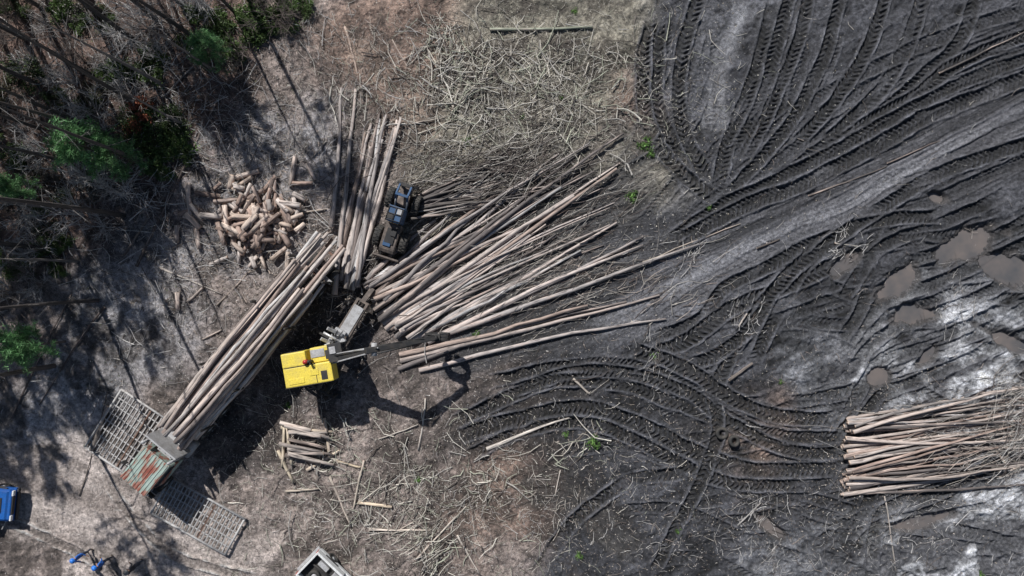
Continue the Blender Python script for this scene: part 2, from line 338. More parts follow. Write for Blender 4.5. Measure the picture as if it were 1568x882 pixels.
logset('skidder_drag_of_logs',L,bend=.3)
L=[]
for i in range(54):
    lay=0 if i<26 else (1 if i<42 else 2);y=random.uniform(634+lay*6,766-lay*8)
    x1=random.uniform(1420,1660);L.append(gl(1294+J(7)+lay*4,y,x1,y-(x1-1294)*random.uniform(.02,.28)-(y-700)*.15+6,random.uniform(.08,.15),.045,lay*.24,lay*.12+random.uniform(0,.2),random.choice([(.46,.39,.35),(.42,.39,.38),(.54,.47,.43),(.16,.14,.135),(.36,.27,.23),(.22,.20,.19)])))
logset('log_stack',L,bend=.4)
L=[]
for i in range(165):
    r=abs(random.gauss(0,.5));r=min(r,1.);an=random.random()*6.28;cx_=388+r*98*math.cos(an);cy_=332+r*80*math.sin(an)
    z=max(0,.9*(1-r)*random.random());a=random.gauss(1.3,1.2);ln=random.uniform(8,19)
    r0=random.uniform(.11,.19);q=gl(cx_-ln*math.cos(a),cy_+ln*math.sin(a),cx_+ln*math.cos(a),cy_-ln*math.sin(a),r0,r0*.9,z+J(.1)+.06,z+J(.1)+.06,random.choice([(.58,.46,.38),(.66,.54,.46),(.40,.29,.24),(.58,.51,.47),(.24,.18,.155)]));L.append(q)
for q in [(452,240,445,285),(470,250,482,275),(362,272,396,262),(272,345,270,372),(288,280,292,330),(272,448,272,474),(425,372,440,350),(300,350,305,380)]:
    L.append(gl(*q,.15,.14,.05,.05,(.52,.43,.38)))
logset('short_log_heap',L,bend=.03,K=4)
L=[]
for i in range(12):
    y=652+i*4.6;x0=436+J(9);L.append(gl(x0,y-3+J(5),x0+random.uniform(45,70),y+8+J(7),random.uniform(.08,.15),random.uniform(.07,.12),.35+J(.2),.35+J(.2),random.choice([(.56,.49,.44),(.38,.33,.30),(.22,.18,.16)])))
for q in [(447,712,440,650),(505,700,497,640),(430,655,508,662),(432,715,436,650),(470,720,520,690),(425,690,450,740)]: L.append(gl(*q,.11,.09,.0,.0,(.54,.46,.35)))
logset('pulpwood_stack',L,bend=.06,K=5)
SC=[(750,45,907,43,.1,.07,(.46,.49,.38)),(528,40,556,152,.07,.04,(.58,.45,.37)),(745,688,872,640,.13,.05,(.68,.62,.56)),(878,580,903,604,.08,.06,(.52,.46,.4)),(1115,582,1152,556,.1,.08,(.2,.17,.15)),
(505,730,538,806,.08,.06,(.6,.53,.45)),(557,705,541,782,.07,.05,(.55,.48,.4)),(548,770,600,777,.1,.09,(.65,.53,.4)),(512,705,560,718,.08,.06,(.55,.45,.33)),(565,810,660,812,.07,.05,(.6,.52,.45)),(636,858,714,775,.07,.04,(.6,.54,.47)),
(640,690,652,610,.06,.05,(.55,.5,.45)),(438,752,488,748,.07,.05,(.6,.52,.43)),(140,690,165,622,.14,.12,(.2,.17,.15)),(210,408,330,160,.09,.05,(.19,.15,.13)),(190,390,285,250,.08,.05,(.32,.26,.22)),(332,468,428,372,.06,.03,(.34,.29,.24)),
(245,410,340,450,.06,.04,(.45,.4,.36)),(288,462,312,440,.08,.08,(.42,.36,.32)),(358,188,412,200,.07,.05,(.55,.45,.37)),(690,178,703,128,.09,.08,(.64,.56,.47)),(612,192,682,180,.06,.04,(.6,.53,.45)),(705,230,748,110,.05,.03,(.55,.5,.41)),
(870,290,905,195,.05,.03,(.55,.5,.42)),(985,402,1134,342,.05,.03,(.32,.28,.24)),(1160,380,1195,366,.06,.05,(.12,.1,.09)),(1240,300,1360,255,.06,.03,(.14,.12,.11)),(1360,250,1440,215,.05,.03,(.16,.13,.12)),(1280,372,1318,378,.05,.04,(.45,.42,.38)),
(700,820,735,880,.06,.04,(.5,.45,.4)),(1130,500,1143,480,.05,.04,(.55,.5,.45)),(1520,680,1545,720,.05,.04,(.6,.48,.38)),(1545,722,1600,700,.06,.05,(.55,.45,.38)),(100,310,175,345,.08,.05,(.2,.17,.15)),(165,600,120,760,.03,.03,(.2,.17,.15)),
(480,240,500,215,.04,.03,(.45,.4,.35)),(600,60,640,130,.04,.02,(.45,.37,.32)),(1130,805,1165,770,.05,.03,(.45,.43,.41)),(1355,760,1372,880,.04,.03,(.45,.42,.38)),(1440,112,1600,35,.07,.03,(.1,.09,.085)),
(850,760,858,720,.04,.03,(.5,.45,.4)),(580,672,640,650,.04,.03,(.5,.45,.4)),(160,470,60,620,.07,.04,(.15,.12,.11)),(20,640,110,450,.06,.04,(.15,.12,.11)),(250,150,340,60,.06,.04,(.34,.31,.29)),(420,330,500,320,.05,.04,(.5,.42,.35)),
(700,100,712,70,.05,.04,(.65,.58,.49)),(640,205,690,185,.05,.03,(.6,.55,.47)),(600,820,650,790,.05,.04,(.55,.49,.42)),(310,520,340,505,.06,.05,(.45,.39,.35))]
for q in SC: logset('fallen_log',[gl(q[0],q[1],q[2],q[3],q[4],q[5],.03,.03,q[6])],bend=.15,K=7)
# ------------------------------------------------------------------ SLASH sticks
ac=Acc()
def sticks(n,cx_,cy_,rx,ry,lmin,lmax,rmin,rmax,zt,ang=None,spr=.5,pal=None,uni=False,sides=4):
    if uni: x=rng.uniform(cx_-rx,cx_+rx,n);y=rng.uniform(cy_-ry,cy_+ry,n)
    else:
        x=cx_+rng.normal(size=n)*rx*.5;y=cy_+rng.normal(size=n)*ry*.5
        nf=max(3,n//60);fx=cx_+rng.normal(size=nf)*rx*.5;fy=cy_+rng.normal(size=nf)*ry*.5;w_=(rng.random(n)<.5)*rng.uniform(.5,.95,n);fi=rng.integers(0,nf,n)
        x=x*(1-w_)+fx[fi]*w_;y=y*(1-w_)+fy[fi]*w_
    wxx=(x-CX)*S;wyy=(CY-y)*S
    a=rng.uniform(0,6.283,n) if ang is None else ang+rng.normal(size=n)*spr
    ln=lmin+(lmax-lmin)*rng.random(n)**2.2;r=rmin+(rmax-rmin)*rng.random(n)**2
    K=4;t=np.linspace(-.5,.5,K);zb=gz(wxx,wyy)+rng.random(n)*zt+.02;tilt=rng.normal(size=n)*.12*(zt>.05)
    d=np.stack([np.cos(a),np.sin(a),tilt],1);p=np.stack([-np.sin(a),np.cos(a),np.zeros(n)],1)
    bd=rng.normal(size=n)*.10*ln
    C=np.stack([wxx,wyy,zb],1)[:,None]+d[:,None]*(t[None,:,None]*ln[:,None,None])+p[:,None]*((bd[:,None]*(t*t*4)[None])+rng.normal(size=(n,K))*.03*ln[:,None])[...,None]
    C[...,2]=np.maximum(C[...,2],gz(C[...,0],C[...,1])+.005)
    R=r[:,None]*np.linspace(1,.45,K)[None]
    pal=np.array(pal or [(.68,.63,.55),(.56,.53,.49),(.74,.70,.62),(.26,.23,.20),(.12,.10,.09),(.48,.49,.39)])
    cols=pal[rng.integers(0,len(pal),n)]*rng.uniform(.7,1.15,(n,1))
    ac.tubes(C,R,sides,cols,0,None)
GR=[(.56,.54,.525),(.36,.34,.33),(.66,.64,.62),(.13,.11,.10)]
DK=[(.11,.09,.085),(.16,.135,.12),(.36,.33,.30),(.50,.47,.43)]
BR=[(.40,.33,.29),(.58,.50,.44),(.12,.09,.08),(.66,.61,.55)]
sticks(800,790,140,240,130,.4,2.8,.014,.036,.28)
sticks(130,770,140,250,130,1.,3.2,.03,.055,.2)
sticks(2400,790,150,310,170,.12,1.1,.009,.02,.1)
sticks(340,705,115,80,80,.6,2.8,.022,.045,.3)
sticks(480,760,265,190,60,.8,4.5,.015,.035,.5,.40,.28,DK)
sticks(700,720,400,260,120,.8,4.,.012,.03,.3,.5,.3,DK)
sticks(300,900,420,200,90,.5,3.,.012,.028,.1,.4,.3,DK+BR)
sticks(2000,620,750,360,160,.12,1.2,.009,.023,.1)
sticks(260,640,790,260,140,.8,2.8,.018,.045,.22)
sticks(80,655,830,50,40,.8,2.4,.02,.045,.4,.9,.4)
sticks(60,470,690,60,50,.6,2.2,.02,.045,.3)
sticks(1100,500,130,190,170,.1,1.1,.008,.018,.08,pal=BR)
sticks(3200,200,200,420,420,.3,2.6,.010,.03,.4,pal=GR)
sticks(3200,430,330,350,350,.1,.9,.009,.02,.06,pal=BR+GR)
sticks(1400,385,320,200,170,.1,.6,.01,.03,.1,pal=[(.66,.54,.46),(.54,.45,.38),(.2,.16,.13)])
sticks(1100,800,800,500,200,.12,1.1,.008,.02,.08,pal=BR+GR)
sticks(800,1500,670,170,90,.3,3.5,.008,.022,.5,.12,.4,pal=GR+DK+BR)
sticks(240,1560,640,60,80,.8,3.5,.01,.03,.9,.5,.8,pal=GR+DK)
sticks(700,1350,820,420,130,.1,1.1,.008,.02,.06,pal=GR)
sticks(1500,1250,450,640,560,.08,.9,.007,.018,.04,pal=GR+DK+BR)
for q in [(1140,480),(1160,790),(1300,375),(1190,860),(1000,545),(1050,400),(1460,460)]: sticks(45,q[0],q[1],34,50,.3,1.3,.01,.026,.12,1.1,.6,pal=GR)
sticks(3200,500,450,560,480,.08,.5,.008,.016,.04,uni=True,pal=BR+GR)
def chips(n,cx_,cy_,rx,ry,pal,s0=.04,s1=.13):
    x=(cx_+rng.normal(size=n)*rx*.5-CX)*S;y=(CY-(cy_+rng.normal(size=n)*ry*.5))*S
    P=np.stack([x,y,gz(x,y)+.012],1);a=rng.uniform(0,6.28,n);d=np.stack([np.cos(a),np.sin(a),rng.normal(size=n)*.2],1)
    pal=np.array(pal);ac.leaves(P,rng.uniform(s0,s1,n),pal[rng.integers(0,len(pal),n)]*rng.uniform(.7,1.15,(n,1)),0,.2,d)
chips(24000,760,180,440,320,[(.68,.64,.56),(.34,.30,.24),(.08,.07,.06),(.54,.52,.48)])
chips(34000,420,500,560,620,[(.58,.51,.46),(.28,.23,.20),(.06,.05,.045),(.70,.66,.63)])
chips(16000,200,200,420,420,[(.46,.35,.28),(.2,.14,.1),(.05,.04,.035),(.18,.21,.10)])
chips(20000,700,780,520,260,[(.64,.58,.52),(.28,.24,.20),(.07,.06,.05)])
chips(7000,390,330,200,180,[(.72,.62,.54),(.56,.46,.38)])
chips(7000,1330,700,340,140,[(.58,.52,.46),(.24,.2,.16)])
chips(12000,1250,450,640,560,[(.22,.22,.23),(.035,.035,.038),(.34,.33,.32)],.03,.1)
addobj('branch_slash',ac.mesh('branch_slash',[M_stick],False))
# ------------------------------------------------------------------ PLANTS
def branchset(ac,P0,D,ln,r,cols,K=5,curve=.25,mat=0,sides=4):
    N=len(P0);t=np.linspace(0,1,K);D=D/np.linalg.norm(D,axis=1,keepdims=True)
    cv=rng.normal(size=(N,3))*curve
    C=P0[:,None]+D[:,None]*(t[None,:,None]*ln[:,None,None])+cv[:,None]*((t**2)[None,:,None]*ln[:,None,None]*.5)
    R=r[:,None]*np.linspace(1,.25,K)[None];ac.tubes(C,R,sides,cols,mat,None);return C
def sub(ac,C,n,lmin,lmax,rr,col,spread=.9,lo=1):
    N,K,_=C.shape;i=rng.integers(0,N,n);k=rng.integers(lo,K-1,n);f=rng.random((n,1))
    P=C[i,k]*(1-f)+C[i,k+1]*f;D=C[i,-1]-C[i,0];D/=np.linalg.norm(D,axis=1,keepdims=True);D=D+rng.normal(size=(n,3))*spread*.6
    return branchset(ac,P,D,rng.uniform(lmin,lmax,n),np.full(n,rr),np.tile(col,(n,1))*rng.uniform(.7,1.25,(n,1)),4)
def bare_shrub(seed,col,hgt=2.2):
    ac=Acc();n=10;a=rng.uniform(0,6.28,n);e=rng.uniform(.4,1.4,n)
    D=np.stack([np.cos(a)*np.cos(e),np.sin(a)*np.cos(e),np.sin(e)],1)
    C=branchset(ac,np.zeros((n,3)),D,rng.uniform(.6,1,n)*hgt,np.full(n,.03),np.tile(col,(n,1)))
    C2=sub(ac,C,70,.4,1.1,.015,col);C3=sub(ac,C2,200,.2,.7,.009,col);return ac.mesh('bare_shrub',[M_stick],False)
def bush(seed,col,rad=1.,nl=2600,ls=(.06,.13),flat=.6):
    ac=Acc();n=16;a=rng.uniform(0,6.28,n);rr=rad*np.sqrt(rng.random(n))
    cc=np.stack([rr*np.cos(a),rr*np.sin(a),rng.uniform(.1,1,n)*rad*flat],1)
    branchset(ac,np.zeros((n,3)),cc+1e-3,np.linalg.norm(cc,axis=1),np.full(n,.02),np.tile((.14,.11,.09),(n,1)))
    ci=rng.integers(0,n,nl);P=cc[ci]+rng.normal(size=(nl,3))*rad*.16*rng.uniform(.4,1.5,(n,1))[ci];P[:,2]=np.maximum(P[:,2],.03)
    sh=rng.uniform(.45,1.4,(n,1))[ci]*rng.uniform(.5,1.5,(nl,1))
    ac.leaves(P,rng.uniform(*ls,nl),np.array(col)*sh,1,.35);return ac.mesh('bush',[M_stick,M_leaf],False)
def pine(seed,h,r,crown,col,nl=42,dead=14,spread=1.,tuft=(.16,.3),m=15,tc=(.13,.11,.10)):
    ac=Acc();K=9;t=np.linspace(0,1,K);bx,by=random.uniform(-.8,.8),random.uniform(-.8,.8)
    C=np.stack([bx*t**1.5*h*.06,by*t**1.5*h*.06,t*h],1)[None];C[0,0,2]=-.3
    ac.tubes(C,(r*(1-t*.82))[None],9,[tc],0,None,.08)
    def at(z): return np.array([np.interp(z,C[0,:,2],C[0,:,i]) for i in range(3)])
    if dead:
        z=rng.uniform(.22,max(crown,.3) if nl else .97,dead)*h;P=np.array([at(q) for q in z]);a=rng.uniform(0,6.28,dead)
        D=np.stack([np.cos(a),np.sin(a),rng.uniform(-.3,.3,dead)],1);cd=branchset(ac,P,D,rng.uniform(.4,1.5,dead),np.full(dead,.02),np.tile((.22,.205,.195),(dead,1)));sub(ac,cd,dead*3,.2,.7,.009,(.26,.245,.235))
    if nl:
        z=(crown+(1-crown)*rng.random(nl)**.9)*h;P=np.array([at(q) for q in z]);a=rng.uniform(0,6.28,nl)
        fr=(z/h-crown)/(1-crown);ln=(h*.17)*spread*(1-fr*.75)*rng.uniform(.6,1.15,nl)+.3
        D=np.stack([np.cos(a),np.sin(a),.15+fr*.7+rng.normal(size=nl)*.12],1)
        cl=branchset(ac,P,D,ln,.02+ln*.012,np.tile((.15,.12,.1),(nl,1)),6,.2)
        c2=sub(ac,cl,nl*5,.3,.9,.012,(.15,.12,.1),lo=2)
        TP=np.concatenate([cl[:,3:].reshape(-1,3),c2[:,1:].reshape(-1,3)]);nt_=len(TP);sh=rng.uniform(.55,1.5,(nt_,1))
        P=np.repeat(TP,m,0)+rng.normal(size=(nt_*m,3))*.09;d=rng.normal(size=(nt_*m,3))+np.array([0,0,.5])
        ac.leaves(P,rng.uniform(*tuft,nt_*m),np.array(col)*np.repeat(sh,m,0)*rng.uniform(.8,1.2,(nt_*m,1)),1,.09,d,True)
    return ac.mesh('pine_tree',[M_trunk,M_leaf],False)
PN=[pine(1,15,.16,.62,(.07,.11,.035),36,8),pine(2,17,.18,.65,(.065,.10,.04),42,8),pine(3,14,.14,.6,(.075,.11,.03),32,10)]
SN=[pine(6,13,.14,.9,None,0,9,tc=(.09,.08,.075)),pine(7,15,.15,.9,None,0,7,tc=(.07,.062,.06)),pine(8,11,.11,.9,None,0,10,tc=(.22,.20,.19))]
PS=[pine(4,6.2,.1,.35,(.14,.30,.12),30,4,1.2,(.2,.36),12),pine(5,5,.08,.3,(.13,.27,.11),26,3,1.3,(.2,.36),12)]
def place(name,me,px,py,rot=None,sc=1.,dz=0):
    w=W(px,py);w.z=float(gz(w.x,w.y))+dz;return addobj(name,me,w,random.uniform(0,6.28) if rot is None else rot,sc)
TREES=[(340,-90),(84,560),(-66,418),(104,248),(-14,328),(64,198),(264,-80),(40,60),(-60,120),(-40,250),(120,-30),(210,-120),(-100,-40),(30,-90),(-130,320),(60,130),(-20,10),(-150,200),
(90,-110),(150,-190),(-40,-120),(-10,180),(-90,60),(60,10),(-110,140),(-190,330),(-80,290),(0,-50),(-200,430),(-180,60)]
for (x,y) in TREES:
    place('pine_tree',random.choice(PN),x,y,None,random.uniform(.85,1.1))
for (x,y) in [(180,210),(250,130),(150,120),(205,60),(120,400),(300,60),(230,250),(160,20),(90,320),(190,330),(280,190),(60,380),(330,110),(130,190),(240,30),(150,460),(360,20),(20,300),(100,90),(215,160),(280,10)]:
    place('dead_tree',random.choice(SN),x,y,None,random.uniform(.8,1.15))
place('pine_tree',PS[0],182,242,.5,.95);place('pine_tree',PS[1],218,252,2.,.8)
place('pine_tree',PS[0],100,523,1.5,.85);place('pine_tree',PS[1],60,295,3.,.6);place('pine_tree',PS[1],345,95,1.,.7)
SH=[bare_shrub(i,(.55,.53,.52) if i<2 else (.2,.165,.15),random.uniform(1.8,3)) for i in range(4)]
def inforest():
    while True:
        x=random.uniform(-120,470);y=random.uniform(-100,560)
        if x<480-y*.95+J(40) : return x,y
for i in range(70):
    x,y=inforest();place('bare_shrub',random.choice(SH),x,y,None,random.uniform(.5,1.2))
for q in [(240,30,1.3),(200,60,1.1),(150,280,1.3),(190,300,1.2),(130,330,1.1),(330,215,.6),(20,450,1.)]: place('bare_shrub',SH[0],q[0],q[1],None,q[2])
BU=[bush(1,(.06,.095,.032)),bush(2,(.10,.16,.05),.8),bush(3,(.11,.10,.065),.9,1800),bush(5,(.17,.16,.145),.8,1500)]
for i in range(74):
    x,y=inforest();place('bush',BU[random.choice((0,0,1,1,1,2,3))],x,y,None,random.uniform(.4,1.1))
for q in [(380,40,1.3),(350,60,1.1),(430,5,1.3),(465,15,.8),(300,20,.8),(250,220,1.3),(275,235,1.1),(225,235,1.),(230,190,1.),(100,20,1.),(30,240,1.),(440,30,1.),(405,55,1.),(330,35,1.),(270,205,1.),(240,250,.9),(290,60,.9),(360,85,.9),(395,20,1.1),(320,90,.7),(210,210,.9),(255,260,.8)]:
    place('bush',BU[1],q[0],q[1],None,q[2])
rb=bush(7,(.34,.12,.07),.7,1000,(.1,.2),1.2)
place('dead_bush',rb,222,172);place('dead_bush',rb,208,197,None,.7)
WD=bush(8,(.16,.29,.08),.4,300,(.07,.15),.4)
for q in [(988,222,1.1),(996,235,.6),(968,300,.9),(908,676,1.),(742,352,.7),(1002,545,.6),(886,850,.6),(295,232,1.2),(770,335,.6),(650,300,.5),(1040,815,.5),(440,620,.5),(640,735,.5),(880,18,.5),(1195,585,.4),(1500,880,.6),(866,665,.5),(730,512,.6),(1085,318,.4),(800,180,.5),(860,150,.4),(715,215,.6)]:
    place('weed_plant',WD,q[0],q[1],None,q[2])
# ------------------------------------------------------------------ MACHINES
class Part:
    def __init__(s,mats): s.bm=bmesh.new();s.mats=mats;s.M=Matrix.Identity(4)
    def merge(s,b2,mi,mat=None,smooth=False):
        for f in b2.faces: f.material_index=mi;f.smooth=smooth
        if mat is not None: b2.transform(mat)
        b2.transform(s.M);t=bpy.data.meshes.new('t');b2.to_mesh(t);b2.free();s.bm.from_mesh(t);bpy.data.meshes.remove(t)
    def box(s,c,size,mi,bev=.03,rot=(0,0,0),taper=None):
        b2=bmesh.new();bmesh.ops.create_cube(b2,size=1)
        for v in b2.verts:
            if taper and v.co.z>0: v.co.x*=taper[0];v.co.y*=taper[1]
            v.co=Vector((v.co.x*size[0],v.co.y*size[1],v.co.z*size[2]))
        if bev: bmesh.ops.bevel(b2,geom=b2.edges[:],offset=min(bev,min(size)*.4),segments=2,affect='EDGES',profile=.6)
        s.merge(b2,mi,Matrix.Translation(c)@Euler(rot).to_matrix().to_4x4())
    def cyl(s,p0,p1,r,mi,n=14,r2=None):
        p0=Vector(p0);p1=Vector(p1);d=p1-p0;b2=bmesh.new()
        bmesh.ops.create_cone(b2,cap_ends=True,segments=n,radius1=r,radius2=r if r2 is None else r2,depth=d.length)
        s.merge(b2,mi,Matrix.Translation((p0+p1)/2)@d.to_track_quat('Z','Y').to_matrix().to_4x4(),True)
    def beam(s,p0,p1,w,h,mi,bev=.02,w2=None,h2=None):
        p0=Vector(p0);p1=Vector(p1);d=p1-p0;b2=bmesh.new();bmesh.ops.create_cube(b2,size=1)
        w2=w2 or w;h2=h2 or h
        for v in b2.verts:
            if v.co.x>0: v.co=Vector((v.co.x*d.length,v.co.y*w2,v.co.z*h2))
            else: v.co=Vector((v.co.x*d.length,v.co.y*w,v.co.z*h))
        bmesh.ops.bevel(b2,geom=b2.edges[:],offset=bev,segments=1,affect='EDGES')
        s.merge(b2,mi,Matrix.Translation((p0+p1)/2)@d.to_track_quat('X','Z').to_matrix().to_4x4())
    def wheel(s,c,R,w,mt,mh,lugs=0,axis=(0,1,0)):
        prof=[(R*.5,-w*.42),(R*.72,-w*.5),(R*.93,-w*.46),(R,-w*.34),(R,w*.34),(R*.93,w*.46),(R*.72,w*.5),(R*.5,w*.42)]
        b2=bmesh.new();n=32;rings=[]
        for i in range(n):
            a=i/n*2*math.pi;rings.append([b2.verts.new((r*math.cos(a),y,r*math.sin(a))) for r,y in prof])
        for i in range(n):
            A=rings[i];B=rings[(i+1)%n];m_=len(prof)
            for j in range(m_): b2.faces.new((A[j],A[(j+1)%m_],B[(j+1)%m_],B[j]))
        q=Vector((0,1,0)).rotation_difference(Vector(axis)).to_matrix().to_4x4();T=Matrix.Translation(c)@q
        s.merge(b2,mt,T,True);old=s.M;s.M=s.M@T
        if mh is not None:
            s.cyl((0,-w*.3,0),(0,w*.3,0),R*.52,mh,20);s.cyl((0,-w*.44,0),(0,w*.44,0),R*.18,mh,12)
        for i in range(lugs):
            a=i/lugs*2*math.pi
            for sd_ in(-1,1): s.box((math.cos(a+.1*sd_)*R,sd_*w*.22,math.sin(a+.1*sd_)*R),(.09,w*.42,.07),mt,0,(0,-a-.1*sd_,0))
        s.M=old
    def prism(s,prof,y0,y1,mi,bev=.03):
        b2=bmesh.new();A=[b2.verts.new((x,y0,z)) for x,z in prof];B=[b2.verts.new((x,y1,z)) for x,z in prof]
        b2.faces.new(A);b2.faces.new(B[::-1]);n=len(prof)
        for i in range(n): b2.faces.new((A[i],B[i],B[(i+1)%n],A[(i+1)%n]))
        bmesh.ops.recalc_face_normals(b2,faces=b2.faces)
        if bev: bmesh.ops.bevel(b2,geom=b2.edges[:],offset=bev,segments=2,affect='EDGES')
        s.merge(b2,mi)
    def obj(s,name,loc=(0,0,0),rot=0,sc=1.):
        me=bpy.data.meshes.new(name);s.bm.to_mesh(me);s.bm.free()
        for m in s.mats: me.materials.append(m)
        return addobj(name,me,loc,rot,sc)
M_yel=paint('yellow_paint',(.84,.66,.09),.5,0,.5,(.42,.35,.17),1.6);M_blk=paint('black_steel',(.028,.028,.03),.7,0);M_gry=paint('grey_steel',(.46,.46,.47),.6,.1,.5)
M_rub=paint('rubber',(.035,.034,.033),.85,0,.7,(.12,.105,.09));M_glass=paint('dark_glass',(.02,.025,.03),.12,0,.1);M_red=paint('red_paint',(.5,.04,.03),.4,0,.2)
M_rust=paint('rusty_steel',(.22,.13,.095),.8,.1,.5,(.09,.07,.06));M_wht=paint('white_paint',(.78,.79,.79),.35,0,.35,(.35,.33,.3));M_blu=paint('blue_paint',(.02,.12,.42),.3,0,.2);M_dbl=paint('navy_paint',(.03,.09,.20),.5,0,.6,(.06,.055,.05));M_mud=paint('muddy_steel',(.12,.10,.09),.9,0,.7,(.30,.24,.20));M_hyd=paint('chrome_rod',(.6,.6,.6),.35,.4,.1)
M_mat=paint('galvanised_grate',(.50,.49,.485),.65,.1,.6,(.24,.20,.18),3.)
m,nt,b=newmat('weathered_roof_paint');tc=nt.nodes.new('ShaderNodeTexCoord').outputs['Object']
mp=nt.nodes.new('ShaderNodeMapping');mp.inputs['Scale'].default_value=(.5,2.0,1);nt.links.new(tc,mp.inputs[0])
c=ramp(nt,noise(nt,mp.outputs[0],1.5,6,.7),[(.38,(.24,.07,.05)),(.46,(.34,.17,.13)),(.51,(.28,.36,.32)),(.60,(.38,.46,.42)),(.75,(.1,.11,.1))])
nt.links.new(c,b.inputs['Base Color']);b.inputs['Roughness'].default_value=.7;M_roof=m
# --- loader
P=Part([M_yel,M_blk,M_gry,M_red,M_glass,M_rub,M_hyd,M_mud])
o=W(470,562,3.3);a=math.radians(9.7);P.M=Matrix.Translation((o.x,o.y,0))@Matrix.Rotation(a,4,'Z')
P.box((.0,-.45,2.7),(2.75,1.12,1.2),0,.07)
P.box((-.68,.52,2.75),(1.4,.82,1.1),0,.07)
P.box((.74,.57,2.5),(1.1,.85,.9),0,.05)
P.box((.62,.66,2.97),(.8,.45,.04),2,.01);P.box((1.15,.5,2.97),(.2,.5,.05),1,.01)
P.box((.35,-.35,3.315),(.5,.35,.03),0,.01);P.box((-.7,-.7,3.315),(.9,.3,.03),0,.01);P.box((.9,-.6,3.31),(.35,.5,.03),1,.01)
for i in range(6): P.box((-1.1+i*.14,-1.02,2.7),(.06,.03,.7),1,0)
P.cyl((-.02,.3,3.1),(-.02,.3,3.5),.13,3);P.cyl((.25,.3,3.0),(.25,.3,3.75),.07,1)
P.box((-.72,.94,2.7),(1.0,.03,.6),1,.01);P.box((.05,.2,3.2),(.5,.3,.08),1,.02);P.box((-.4,.12,3.31),(1.8,.03,.03),1,.005);P.box((.45,-.45,3.315),(.03,1.0,.02),1,.005)
for x in(-1.3,0,1.3): P.cyl((x,-1.0,3.3),(x,-1.0,3.6),.02,1,6)
P.cyl((-1.3,-1,3.6),(1.3,-1,3.6),.02,1,6)
P.cyl((.4,0,1.5),(.4,0,2.1),.75,1,24)
P.box((1.72,.55,2.7),(.7,.95,1.3),1,.06);P.box((1.73,.55,2.75),(.72,.8,.8),4,.03);P.box((1.72,.55,3.38),(.8,1.05,.06),1,.02);P.box((1.6,.7,3.43),(.35,.4,.06),2,.02)
P.M=Matrix.Identity(4)
B0=W(502,551,2.6);Jn=W(573,535,5.0);E=W(666,518,3.5)
sd_=Vector((-.05,.22,0))
for k in(-1,1): P.beam(B0+sd_*k*1.1,Jn+sd_*k*.5,.09,.42,2,.02,.08,.3)
P.beam(B0+Vector((0,0,.1)),Jn,.3,.26,1,.02)
P.cyl(B0+Vector((.1,.0,-.5)),B0.lerp(Jn,.55)+Vector((0,0,-.1)),.09,1);P.cyl(B0.lerp(Jn,.15)+Vector((0,.18,.3)),Jn+Vector((.2,.1,.2)),.07,1);P.cyl(B0.lerp(Jn,.6)+Vector((0,.18,.3)),Jn+Vector((.25,.1,.2)),.04,6)
P.cyl(Jn+Vector((0,-.35,0)),Jn+Vector((0,.35,0)),.16,2)
P.beam(Jn+(Jn-E).normalized()*.5,E,.34,.40,1,.03,.24,.24)
P.cyl(Jn+Vector((.2,-.2,.25)),Jn.lerp(E,.6)+Vector((0,-.15,.15)),.05,1)
for k in range(5):
    t=.1+k*.18;P.cyl(Jn.lerp(E,t)+Vector((0,.16,.12)),Jn.lerp(E,t+.17)+Vector((0,.18,.16+.08*(k%2))),.022,1,6)
P.cyl(E+Vector((0,0,.1)),E+Vector((0,0,-.45)),.14,1);P.box(E+Vector((0,0,-.6)),(.5,.45,.3),1,.05)
for k in(-1,1):
    pts=[(.1,-.6),(.55,-.85),(.65,-1.35),(.4,-1.8),(.08,-1.95)]
    for dy in(-.18,0,.18):
        for i in range(4): P.beam(E+Vector((pts[i][0]*k,dy,pts[i][1])),E+Vector((pts[i+1][0]*k,dy,pts[i+1][1])),.09,.2,1,.01)
    P.cyl(E+Vector((0,0,-.7)),E+Vector((.6*k,0,-1.)),.05,6)
F0=W(478,590,1.2);F1=W(556,462,1.1);pd=(F1-F0).cross(Vector((0,0,1))).normalized();ax=(F1-F0).normalized()
for k in(-1,1): P.beam(F0+pd*.42*k,F1+pd*.32*k,.16,.35,7)
for i in range(7):
    q=F0.lerp(F1,i/6);P.beam(q-pd*.4,q+pd*.4,.14,.2,7)
qm=F0.lerp(F1,.78);P.box(qm+Vector((0,0,.2)),(1.9,.62,.05),2,.01,(0,0,math.atan2(ax.y,ax.x)))
P.beam(F1,F1+ax*.9+Vector((0,0,-.5)),.3,.2,7)
for k in(-1,1):
    for q in(.05,.17):
        c_=F0.lerp(F1,q)+pd*k*.85;P.wheel((c_.x,c_.y,.52),.5,.3,5,2,0,tuple(pd))
    for q in(.0,.5):
        c_=F0.lerp(F1,q);e_=c_+pd*k*1.4;P.beam(c_+pd*k*.3,e_,.14,.14,1);P.beam(e_,(e_.x,e_.y,.12),.14,.14,1);P.box((e_.x,e_.y,.1),(.5,.5,.08),1,.02)
dm=W(513,518,1.9)
P.box(dm+Vector((0,0,-.4)),(1.1,.7,.3),2,.04,(0,0,math.atan2(ax.y,ax.x)))
for k in(-1,1):
    for i in range(5):
        a0=i*.6-.4;a1=a0+.6;f_=lambda t:dm+ax*(.35*k)+pd*(.62*math.cos(t+1.57))*1.+Vector((0,0,.45*math.sin(t)))
        P.beam(f_(a0),f_(a1),.2,.1,2)
P.cyl(dm+pd*.6,dm-pd*.7+Vector((0,0,.3)),.07,6);P.cyl(dm+ax*.5-pd*.5,dm-ax*.5+pd*.3,.06,1)
